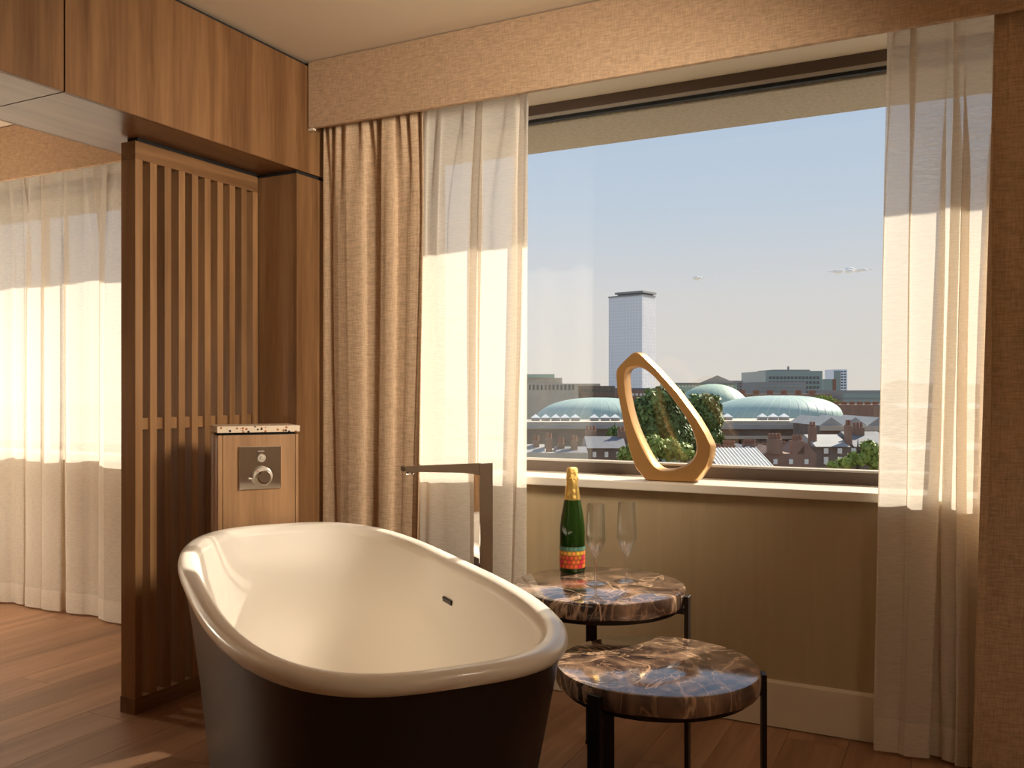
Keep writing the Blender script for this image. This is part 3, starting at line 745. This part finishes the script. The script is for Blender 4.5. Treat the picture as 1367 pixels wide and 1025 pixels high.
# ================================================================== the city outside
ZG = -21.0
struct(box('ground', -1500, 1500, 12, 2600, ZG - 1, ZG, pm('street', (.16, .15, .14), .9)), 'city ground far below the window', 'ground')
M_brick = pm('brown_brick', (.25, .15, .11), .9, noise=.2, nscale=.6); M_brick2 = pm('sooty_brick', (.17, .125, .10), .9, noise=.2, nscale=.5)
M_stone = pm('pale_stone', (.46, .40, .33), .9, noise=.1, nscale=.3); M_slate = pm('slate_roof', (.16, .16, .18), .7, noise=.15, nscale=.8)
M_lead = pm('lead_grey_roof', (.34, .33, .32), .7, noise=.12, nscale=.5); M_conc = pm('grey_concrete', (.27, .27, .27), .8)
M_dome = pm('pale_green_roof', (.36, .47, .43), .45, noise=.06, nscale=.4); M_copper = pm('green_copper', (.34, .45, .36), .6)
M_win = pm('window_dark', (.05, .06, .07), .15, spec=.8); M_winw = pm('white_sash', (.72, .70, .66), .6)
M_tglass = pm('tower_glass', (.72, .78, .88), .2, spec=.8); M_fin = pm('tower_concrete', (.92, .90, .90), .7)  # tower tones raised paler to stand in for distance haze
M_rib = pm('dome_rib', (.50, .60, .56), .6); M_white = pm('white_skylight', (.82, .82, .80), .5); M_redt = pm('red_clay', (.27, .13, .085), .9); M_tgl2 = pm('green_glass', (.22, .29, .28), .25, spec=.7)

def bld(name, label, px0, px1, ytop, d, depth, mat, rot=0, cat='building', ybase=None, bevel=0):
    """block whose front spans px0..px1 at forward distance d; base on the ground"""
    a, b = atD(px0, ytop, d), atD(px1, ytop, d)
    wd = (b - a).length; c = (a + b) / 2; zb_ = ZG if ybase is None else atD(px0, ybase, d).z
    r = empty(name, (c.x, c.y, zb_), YAW + rot, label, cat)
    r['W'] = wd; h = a.z - zb_
    lbox('body', (-wd / 2, wd / 2, 0, depth, 0, h), mat, r)
    return r, wd, h, d / F
def winrow(r, wd, h, s, rows, cols, mat, y0px, y1px, x0=.05, x1=.95, fill=.6, name='window', vf=.6):
    """window openings in a grid on the front, between y0px and y1px below the top"""
    n = 0; top = h - y0px * s; bot = h - y1px * s
    rh = (top - bot) / rows; cw = wd * (x1 - x0) / cols
    if rows * cols <= 40:
        me = None
        for i in range(rows):
            for j in range(cols):
                cx = -wd / 2 + wd * x0 + cw * (j + .5); cz = top - rh * (i + .5)
                if me is None:
                    o = lbox(name, (-cw * fill / 2, cw * fill / 2, -.12, .05, -rh * vf / 2, rh * vf / 2), mat, r); me = o.data
                else: o = link(name, me, mat, r)
                o.location = (cx, 0, cz)
    else:
        L = []
        for i in range(rows):
            for j in range(cols):
                cx = -wd / 2 + wd * x0 + cw * (j + .5); cz = top - rh * (i + .5)
                L.append((cx - cw * fill / 2, cx + cw * fill / 2, -.12, .05, cz - rh * vf / 2, cz + rh * vf / 2))
        o = boxes(name + '_grid', L, mat, r, world=False); o['kind'] = 'stuff'
def gable(r, x0, x1, y0, y1, z0, hgt, mat, along='X', name='roof'):
    if along == 'X': poly = [(y0, z0), (y1, z0), ((y0 + y1) / 2, z0 + hgt)]; return prism(name, poly, 'X', x0, x1, mat, r, world=False)
    poly = [(x0, z0), (x1, z0), ((x0 + x1) / 2, z0 + hgt)]; return prism(name, poly, 'Y', y0, y1, mat, r, world=False)

# tall tower
d = 900; cpt = atD(857, 394, d); ht = cpt.z - ZG
L1, L2 = 39.5, 24.0
tw = empty('office_tower', (cpt.x, cpt.y, ZG), YAW + R(-40), 'tall slab office tower with gridded blue-grey facade rising above the skyline', 'building')
lbox('body', (-L1, 0, 0, L2, 0, ht), M_tglass, tw)
fin = []; nf = 22
for i in range(nf + 1): x = -L1 + L1 * i / nf; fin.append((x - .32, x + .32, -.7, .2, 0, ht))
fin2 = []
for i in range(13): y = L2 * i / 12; fin2.append((-.2, .7, y - .32, y + .32, 0, ht))
boxes('facade_fins', fin, M_fin, tw, world=False)['kind'] = 'stuff'; boxes('facade_fins', fin2, M_fin, tw, world=False)['kind'] = 'stuff'
fl = [(-L1, .35, -.35, L2, z, z + .9) for z in [ht - 3.3 * i for i in range(1, 36)]]
boxes('floor_bands', fl, M_fin, tw, world=False)['kind'] = 'stuff'
lbox('roof_slab', (-L1 - .8, 1.2, -1.2, L2 + .8, ht, ht + 1.2), M_conc, tw); lbox('roof_slab', (-L1 * .8, 1.8, -1.8, L2 + 1.5, ht + 2.6, ht + 4.6), M_conc, tw)
lbox('plant_room', (-L1 * .75, -.8, .8, L2 - 1, ht + 1.2, ht + 2.6), M_conc, tw)

# left: long pale civic building
r, wd, h, s = bld('civic_building', 'long pale colonnaded building on the skyline at the left window edge', 690, 772, 512, 420, 30, M_stone)
winrow(r, wd, h, s, 1, 14, M_win, 1, 9, fill=.5, vf=.85)
lbox('attic', (-wd * .5, wd * .25, 6, 26, h, h + 8 * s), M_stone, r); lbox('roof', (-wd * .5, wd * .12, 5, 27, h + 8 * s, h + 13 * s), M_copper, r)
r, wd, h, s = bld('skyline_block', 'dark brick block on the skyline between the pale colonnade and the tower', 772, 821, 515, 430, 25, M_brick2)
winrow(r, wd, h, s, 1, 9, M_win, 3, 9); lbox('parapet', (-wd / 2, wd * .1, 0, 20, h, h + 3 * s), M_stone, r)
r, wd, h, s = bld('skyline_block', 'low red brick terrace on the skyline under the tower', 822, 905, 521, 470, 25, M_brick)
winrow(r, wd, h, s, 1, 14, M_winw, 3, 8); lbox('roof', (-wd / 2, wd / 2, 2, 22, h, h + 3 * s), M_slate, r)
# reading-room style dome with its lantern-roofed block behind
r, wd, h, s = bld('museum_block', 'low pedimented museum block rising behind the round green dome', 896, 984, 512, 265, 20, M_copper)
winrow(r, wd, h, s, 1, 18, M_winw, 1, 6); gable(r, -wd * .1, wd * .5, 0, 18, h, 11 * s, M_stone, 'Y'); lbox('roof_edge', (-wd / 2, wd / 2, -1, 19, h, h + 1.2 * s), M_conc, r)
r, wd, h, s = bld('skyline_block', 'small dark office block just right of the museum pediment', 968, 992, 508, 330, 18, M_conc); winrow(r, wd, h, s, 3, 5, M_win, 2, 14)
def dome(name, label, px0, px1, ytop, ybase, d, ky, mat, skew=0, p=2.0, ribs=0):
    a, b = atD(px0, ybase, d), atD(px1, ybase, d); c = (a + b) / 2; rx = (b - a).length / 2; ry = rx * ky
    zt = atD(px0, ytop, d).z; hz = zt - a.z
    r = empty(name, (c.x, c.y, ZG), YAW, label, 'dome')
    bm = bmesh.new(); NU, NV = 56, 16; rows_ = []
    for j in range(NV):
        ph = (math.pi / 2) * j / NV
        rows_.append([bm.verts.new((rx * (math.cos(ph) ** (2 / p)) * math.cos(2 * math.pi * i / NU) + skew * rx * math.sin(ph), ry + ry * (math.cos(ph) ** (2 / p)) * math.sin(2 * math.pi * i / NU), a.z - ZG + hz * math.sin(ph))) for i in range(NU)])
    for q, w_ in zip(rows_, rows_[1:]):
        for i in range(NU): bm.faces.new((q[i], q[(i + 1) % NU], w_[(i + 1) % NU], w_[i]))
    bm.faces.new(rows_[-1])
    o = from_bm('shell', bm, mat, r, smooth=True)
    lb = []
    bm = bmesh.new()
    def surf(i, ph, k=1.004):
        an = 2 * math.pi * i; return Vector((rx * k * (math.cos(ph) ** (2 / p)) * math.cos(an) + skew * rx * math.sin(ph), ry + ry * k * (math.cos(ph) ** (2 / p)) * math.sin(an), a.z - ZG + hz * k * math.sin(ph)))
    for i in range(ribs):
        f = i / ribs; w2 = .0012
        ps = [(surf(f - w2, math.pi / 2 * j / 14), surf(f + w2, math.pi / 2 * j / 14)) for j in range(14)]
        for (q1, q2), (q3, q4) in zip(ps, ps[1:]): bm.faces.new([bm.verts.new(v) for v in (q1, q2, q4, q3)])
    if ribs: from_bm('ribs', bm, M_rib, r)['kind'] = 'stuff'
    lathe('drum', [(rx * .99, 0), (rx * .99, a.z - ZG)], M_stone, r, c=(0, ry, 0), seg=56) if ky == 1 else lbox('drum', (-rx * .9, rx * .9, ry * .3, ry * 1.7, 0, a.z - ZG), M_stone, r)
    return r
dome('museum_dome', 'rounder green dome partly behind the tree and right of the sculpture', 914, 1012, 512, 548, 215, 1, M_copper, ribs=28)
dome('court_roof', 'wide shallow pale green glazed dome at right of the view', 952, 1148, 528, 563, 165, .75, M_dome, skew=.14, p=2.6, ribs=40)
dome('court_roof', 'wide shallow pale green glazed dome left of the sculpture', 716, 888, 531, 562, 165, .75, M_dome, skew=.04, p=2.3, ribs=40)
# galleries in front of the domes
r, wd, h, s = bld('gallery_wing', 'long flat-roofed museum wing left of the sculpture with white skylights', 690, 846, 563, 148, 12, M_stone)
lbox('cornice', (-wd / 2, wd / 2, -.5, 0, h - 1.1, h - .5), M_lead, r); lbox('brick_band', (-wd / 2, wd / 2, -.1, 0, h - 4.6, h - 1.3), M_brick2, r)  # dark brick strip below the cornice
def skylights(r, wd, s, xs, d, h, yo=5):
    for x in xs:
        a = atD(x, 0, d); lx = (r.matrix_basis.inverted() @ a).x; q = 6.5 * s
        bm = bmesh.new(); z = h + .55
        b4 = [bm.verts.new((lx + i * q, yo + j * q, z)) for i, j in ((-1, -1), (1, -1), (1, 1), (-1, 1))]; t = bm.verts.new((lx, yo, z + 5 * s))
        bm.faces.new(b4)
        for i in range(4): bm.faces.new((b4[i], b4[(i + 1) % 4], t))
        sk = from_bm('skylight', bm, M_white, r); box('kerb', lx - q * .85, lx + q * .85, yo - q * .85, yo + q * .85, h, h + .55, M_lead, sk, world=False)
skylights(r, wd, s, (716, 730, 744, 757, 771, 797, 812, 826), 148, h)
r, wd, h, s = bld('gallery_wing', 'long brown museum wing in front of the right dome with white skylights', 958, 1098, 562, 145, 14, M_stone)
skylights(r, wd, s, (967, 981, 1029, 1044, 1059), 145, h)
lbox('cornice', (-wd / 2, wd / 2, -.6, 0, h - 1.3, h - .6), M_lead, r); lbox('brick_face', (-wd / 2, wd / 2, -.12, 0, h - 7, h - 1.3), M_brick2, r)
lbox('string_course', (-wd / 2, wd / 2, -.35, 0, h - 2.9, h - 2.4), M_stone, r)
winrow(r, wd, h, s, 1, 14, M_win, 24, 34, fill=.35, vf=.9)
r, wd, h, s = bld('gallery_wing', 'brown museum pavilion with grey glazed pitched roofs at the right curtain', 1094, 1190, 568, 128, 12, M_brick2)
for i in range(3): gable(r, -wd / 2 + wd / 3 * i, -wd / 2 + wd / 3 * (i + 1), 0, 14, h, 11 * s, M_lead, 'Y')
lbox('cornice', (-wd / 2, wd / 2, -.6, 0, h - .7, h), M_stone, r); lbox('string_course', (-wd / 2, wd / 2, -.35, 0, h - 2.2, h - 1.7), M_stone, r)
winrow(r, wd, h, s, 1, 7, M_stone, 12, 26, fill=.18, vf=1, name='pilaster')
# skyline right
r, wd, h, s = bld('office_block', 'large stepped grey-green office block on the skyline above the right dome', 1022, 1098, 495, 380, 40, M_tgl2)
winrow(r, wd, h, s, 5, 14, M_win, 6, 38, fill=.7, vf=.55); lbox('plant_room', (-wd * .3, wd * .35, 5, 30, h, h + 2 * s), M_conc, r); lbox('mast', (wd * .02, wd * .02 + .6, 10, 11, h, h + 7 * s), M_conc, r)
r, wd, h, s = bld('office_block', 'lower dark grey office block in front of the stepped block', 1007, 1076, 510, 350, 20, M_conc)
winrow(r, wd, h, s, 2, 8, M_tgl2, 2, 14, fill=.8, vf=.4)
r, wd, h, s = bld('skyline_block', 'low brick terrace with chimneys behind the two domes', 984, 1110, 526, 300, 15, M_brick)
for i in range(6): lbox('chimney', (-wd / 2 + wd * (.06 + .15 * i), -wd / 2 + wd * (.06 + .15 * i) + 1.6, 3, 5, h, h + 5 * s), M_redt, r)
r, wd, h, s = bld('office_tower', 'small blue glass tower on the skyline near the right curtain', 1113, 1131, 493, 700, 20, M_tglass)
winrow(r, wd, h, s, 9, 4, M_win, 1, 34, fill=.7, vf=.5); lbox('glass_side', (-wd * .5, 0, -.4, 0, 0, h - 1), M_tgl2, r)
r, wd, h, s = bld('office_block', 'low glass block with red side just left of the small blue tower', 1099, 1116, 506, 500, 20, M_tgl2); lbox('red_side', (wd * .25, wd * .5, -.3, 0, 0, h), M_redt, r)
r, wd, h, s = bld('office_block', 'low modern block with two glazed window bands beside the right curtain', 1124, 1200, 521, 300, 25, M_conc)
for i in range(2): lbox('window_band', (-wd * .48, wd * .48, -.15, 0, h - (10 + 8 * i) * s, h - (4 + 8 * i) * s), M_tgl2, r)
winrow(r, wd, h, s, 2, 16, M_winw, 4, 20, fill=.12, vf=.7, name='mullion')
r, wd, h, s = bld('skyline_block', 'red brick mansion row below the modern banded block', 1118, 1200, 540, 240, 12, M_brick)
for i in range(7): lbox('chimney', (-wd / 2 + wd * (.04 + .13 * i), -wd / 2 + wd * (.04 + .13 * i) + .9, 3, 5, h, h + 4 * s), M_redt, r)
r, wd, h, s = bld('skyline_block', 'far grey rooftops along the horizon at the left of the view', 700, 830, 520, 600, 20, M_lead)
r, wd, h, s = bld('skyline_block', 'far grey rooftops along the horizon behind the right dome', 960, 1200, 522, 800, 20, M_lead)
# the town goes on behind the right-hand curtains
for lb, x0, x1, yt, d, dp, mt in (('brick mansion block hidden behind the right sheer curtain', 1206, 1330, 545, 170, 14, M_brick), ('stone office block hidden behind the right drape', 1225, 1420, 512, 330, 30, M_stone),
                                  ('grey office block beyond the right edge of the picture', 1440, 1620, 505, 380, 30, M_conc), ('sooty terrace beyond the right edge of the picture', 1350, 1640, 560, 140, 12, M_brick2),
                                  ('slate-roofed terrace below the right edge of the picture', 1206, 1640, 600, 90, 8, M_brick)):
    r, wd, h, s = bld('skyline_block', lb, x0, x1, yt, d, dp, mt); winrow(r, wd, h, s, 2, 12, M_win, 4, 26); gable(r, -wd / 2, wd / 2, 0, dp, h, 6 * s, M_slate, 'X')
# houses in the foreground
def chim(r, x, y, z, w_, hh, pots=3):
    c = lbox('chimney', (x - w_ / 2, x + w_ / 2, y, y + .8, z, z + hh), M_brick, r)
    for i in range(pots):
        q = x - w_ / 2 + w_ * (i + .5) / pots; lathe('chimney_pot', [(.14, 0), (.12, .5)], M_redt, c, c=(q, y + .4, z + hh), seg=8)
r, wd, h, s = bld('terraced_house', 'slate-roofed house with a chimney left of the sculpture base', 783, 836, 598, 95, 6, M_brick2)
gable(r, -wd * .5, wd * .5, -.3, 6, h, 14 * s, M_slate, 'X'); chim(r, wd * .46, 2.5, h + .6, .8, 1.1, 2); chim(r, -wd * .3, 4, h + .6, 1.2, 1.1, 3)
winrow(r, wd, h, s, 1, 3, M_winw, 4, 13, fill=.3, vf=.8)
r, wd, h, s = bld('terraced_house', 'pale rendered house rooftop at the lower left window corner', 690, 785, 604, 85, 6, M_stone)
for i in range(5): chim(r, -wd * .4 + wd * .18 * i, 1 + .6 * (i % 2), h - .2, .6, 1.0 + .25 * (i % 3), 2)
gable(r, -wd * .5, -wd * .1, 0, 5, h, 9 * s, M_lead, 'X'); gable(r, wd * .05, wd * .5, 0, 5, h, 6 * s, M_slate, 'X')
r, wd, h, s = bld('terraced_house', 'brick rear terraces with rows of chimney pots right of the sculpture', 950, 1090, 603, 105, 8, M_brick2)
for i in range(6): chim(r, -wd * .44 + wd * .17 * i, 1.5 + 1.5 * (i % 2), h, 1.5, .35 + .5 * ((i * 7) % 3) / 2, 5)
for i in range(4): gable(r, -wd * .5 + wd * .25 * i, -wd * .5 + wd * .25 * (i + 1), 0, 7, h, (5 + i % 2 * 2) * s, M_slate if i % 2 else M_brick, 'Y')
r, wd, h, s = bld('terraced_house', 'red brick house ends with chimney stacks at lower right of the view', 1021, 1090, 606, 80, 6, M_brick)
gable(r, -wd * .5, -wd * .12, 0, 5, h, 9 * s, M_brick, 'Y'); chim(r, -wd * .3, -.2, h, 1.2, 1.35, 4); chim(r, wd * .15, 0, h, 1.0, 1.2, 3); gable(r, wd * .12, wd * .5, 0, 5, h, 15 * s, M_brick, 'Y')
winrow(r, wd, h, s, 1, 3, M_winw, 6, 14, fill=.25, vf=.8)
r, wd, h, s = bld('terraced_house', 'grey-roofed house with white sash windows above the right-hand tree', 1088, 1190, 596, 84, 6, M_brick2)
prism('roof', [(-.3, h), (3.2, h + 1.0), (6, h)], 'X', -wd * .5, -wd * .05, M_lead, r, world=False); prism('roof', [(-.3, h), (3.2, h + 1.3), (6, h)], 'X', 0, wd * .5, M_slate, r, world=False)
chim(r, -wd * .03, 0.3, h - .2, .5, 2.2, 2); chim(r, -wd * .46, 1.2, h - .2, .6, 2.0, 2); chim(r, wd * .2, 2.2, h + .3, 1.0, 1.4, 3)
winrow(r, wd, h, s, 1, 5, M_winw, 1.5, 10, fill=.32, vf=.85, name='sash_window'); winrow(r, wd, h, s, 1, 5, M_winw, 13, 24, fill=.32, vf=.85, name='sash_window')
g = empty('glasshouse', atD(985, 606, 74) * 1, YAW, 'pale glazed lean-to roof with thin bars right of the sculpture base', 'glasshouse')
q = 74 / F
prism('roof', [(-3, -.9), (2.6, .35), (2.6, .2), (-3, -1.05)], 'X', -36 * q, 36 * q, M_lead, g, world=False)
for i in range(16): prism('glazing_bar', [(-3, -.86), (2.6, .40), (2.6, .34), (-3, -.92)], 'X', (-36 + 4.7 * i) * q, (-36 + 4.7 * i + .8) * q, M_white, g, world=False)
lbox('wall', (-36 * q, 36 * q, -2.8, 2.4, -18, -.95), M_brick2, g)

# trees
M_leaf = pm('leaf_green', (.115, .185, .045), .6, noise=.35, nscale=.5); M_leaf2 = pm('leaf_light', (.24, .30, .05), .6, noise=.3, nscale=.6); M_bark = pm('bark', (.08, .06, .045), .9)
def tree(label, blobs, d, mat, n, size, seed, depth=.9):
    """blobs: (px, py, rpx, rpy) of leafy masses at forward distance d"""
    rd = random.Random(seed); s = d / F
    x = sum(b[0] for b in blobs) / len(blobs); base = atD(x, HY, d); 
    r = empty('tree', (base.x, base.y, ZG), YAW, label, 'tree')
    inv = XF[r]; bm = bmesh.new(); area = sum(b[2] * b[3] for b in blobs)
    for (bx_, by_, rx, ry) in blobs:
        c = inv @ atD(bx_, by_, d); c.y += rd.uniform(-1, 1) * rx * s * .4
        for _ in range(int(n * rx * ry / area)):
            v = Vector((rd.gauss(0, 1), rd.gauss(0, 1), rd.gauss(0, 1))).normalized(); k = rd.uniform(.55, 1.0) * (1 + .16 * math.sin(7 * v.x + 3 * v.z + seed) + .1 * math.sin(13 * v.z + 9 * v.y))
            p = c + Vector((v.x * rx * s * k, v.y * rx * s * depth * k, v.z * ry * s * k))
            nrm = (v + Vector((rd.gauss(0, .5), rd.gauss(0, .5), rd.gauss(0, .5)))).normalized()
            t1 = nrm.orthogonal().normalized(); t2 = nrm.cross(t1); an = rd.uniform(0, 6.28); z = size * rd.uniform(.6, 1.2)
            e1 = (t1 * math.cos(an) + t2 * math.sin(an)) * z; e2 = nrm.cross(e1) * .6
            bm.faces.new([bm.verts.new(q) for q in (p - e1, p + e2 * .9, p + e1, p - e2 * .9)])
    me = bpy.data.meshes.new('foliage'); bm.to_mesh(me); bm.free(); link('foliage', me, mat, r)
    cz = min((inv @ atD(b[0], b[1], d)).z for b in blobs)
    lathe('trunk', [(.35, 0), (.28, cz * .5), (.14, cz + .5), (0, cz + 2)], M_bark, r, seg=10)
tree('tall dark green tree seen through the ring sculpture', [(872, 545, 24, 26), (866, 568, 22, 24), (893, 560, 22, 28), (884, 530, 16, 14), (855, 552, 14, 20), (905, 585, 20, 24), (895, 528, 14, 12)], 112, M_leaf, 5200, .42, 1)
tree('dark green tree standing between the sculpture and the round dome', [(938, 545, 24, 20), (925, 565, 20, 24), (948, 560, 16, 20), (915, 590, 18, 18), (930, 590, 14, 18), (950, 585, 14, 16), (948, 540, 14, 14)], 118, M_leaf, 4600, .42, 2)
tree('lighter yellow-green bush at the foot of the tall tree inside the ring', [(868, 597, 20, 16), (892, 600, 22, 15), (850, 603, 18, 12), (912, 605, 16, 12), (838, 606, 14, 10)], 82, M_leaf2, 3600, .28, 3)
tree('small round tree on the left among the rooftops', [(819, 578, 9, 9), (823, 582, 9, 7)], 120, M_leaf, 700, .35, 4)
tree('bright yellow-green tree beside the right sheer curtain', [(1162, 600, 12, 12), (1150, 612, 16, 10), (1130, 618, 12, 7), (1172, 614, 16, 14), (1112, 621, 8, 4)], 62, M_leaf2, 3400, .20, 5)
tree('small green treetop behind the right shoulder of the right dome', [(1100, 533, 12, 5), (1112, 537, 8, 5)], 260, M_leaf2, 700, .6, 6)
# two small clouds
def cloud(label, px, py, w_, hh, seed):
    d = 4200; c = atD(px, py, d); s = d / F; rd = random.Random(seed)
    bm = bmesh.new()
    for i in range(16):
        u = rd.uniform(-1, 1); r_ = (1 - .75 * abs(u)) * hh * .5 * s * rd.uniform(.6, 1.1)
        m = Matrix.Translation(Vector((u * w_ * .5 * s, rd.uniform(-20, 20), rd.uniform(-.25, .3) * hh * s * (1 - abs(u)) + u * hh * .12 * s))) @ Matrix.Diagonal((r_ * 1.9, r_ * 1.4, r_ * .8, 1))
        bmesh.ops.create_icosphere(bm, subdivisions=2, radius=1, matrix=m)
    o = from_bm('cloud', bm, pm('cloud_white', (.86, .84, .82), 1.0, spec=0), None, smooth=True)
    o.location = c; o.rotation_euler = (0, 0, YAW); tag(o, label, 'cloud')
cloud('small white cloud high right of the tower', 1135, 361, 52, 9, 1)
cloud('tiny wisp of cloud just right of the tower top', 930, 371.5, 20, 4, 2)
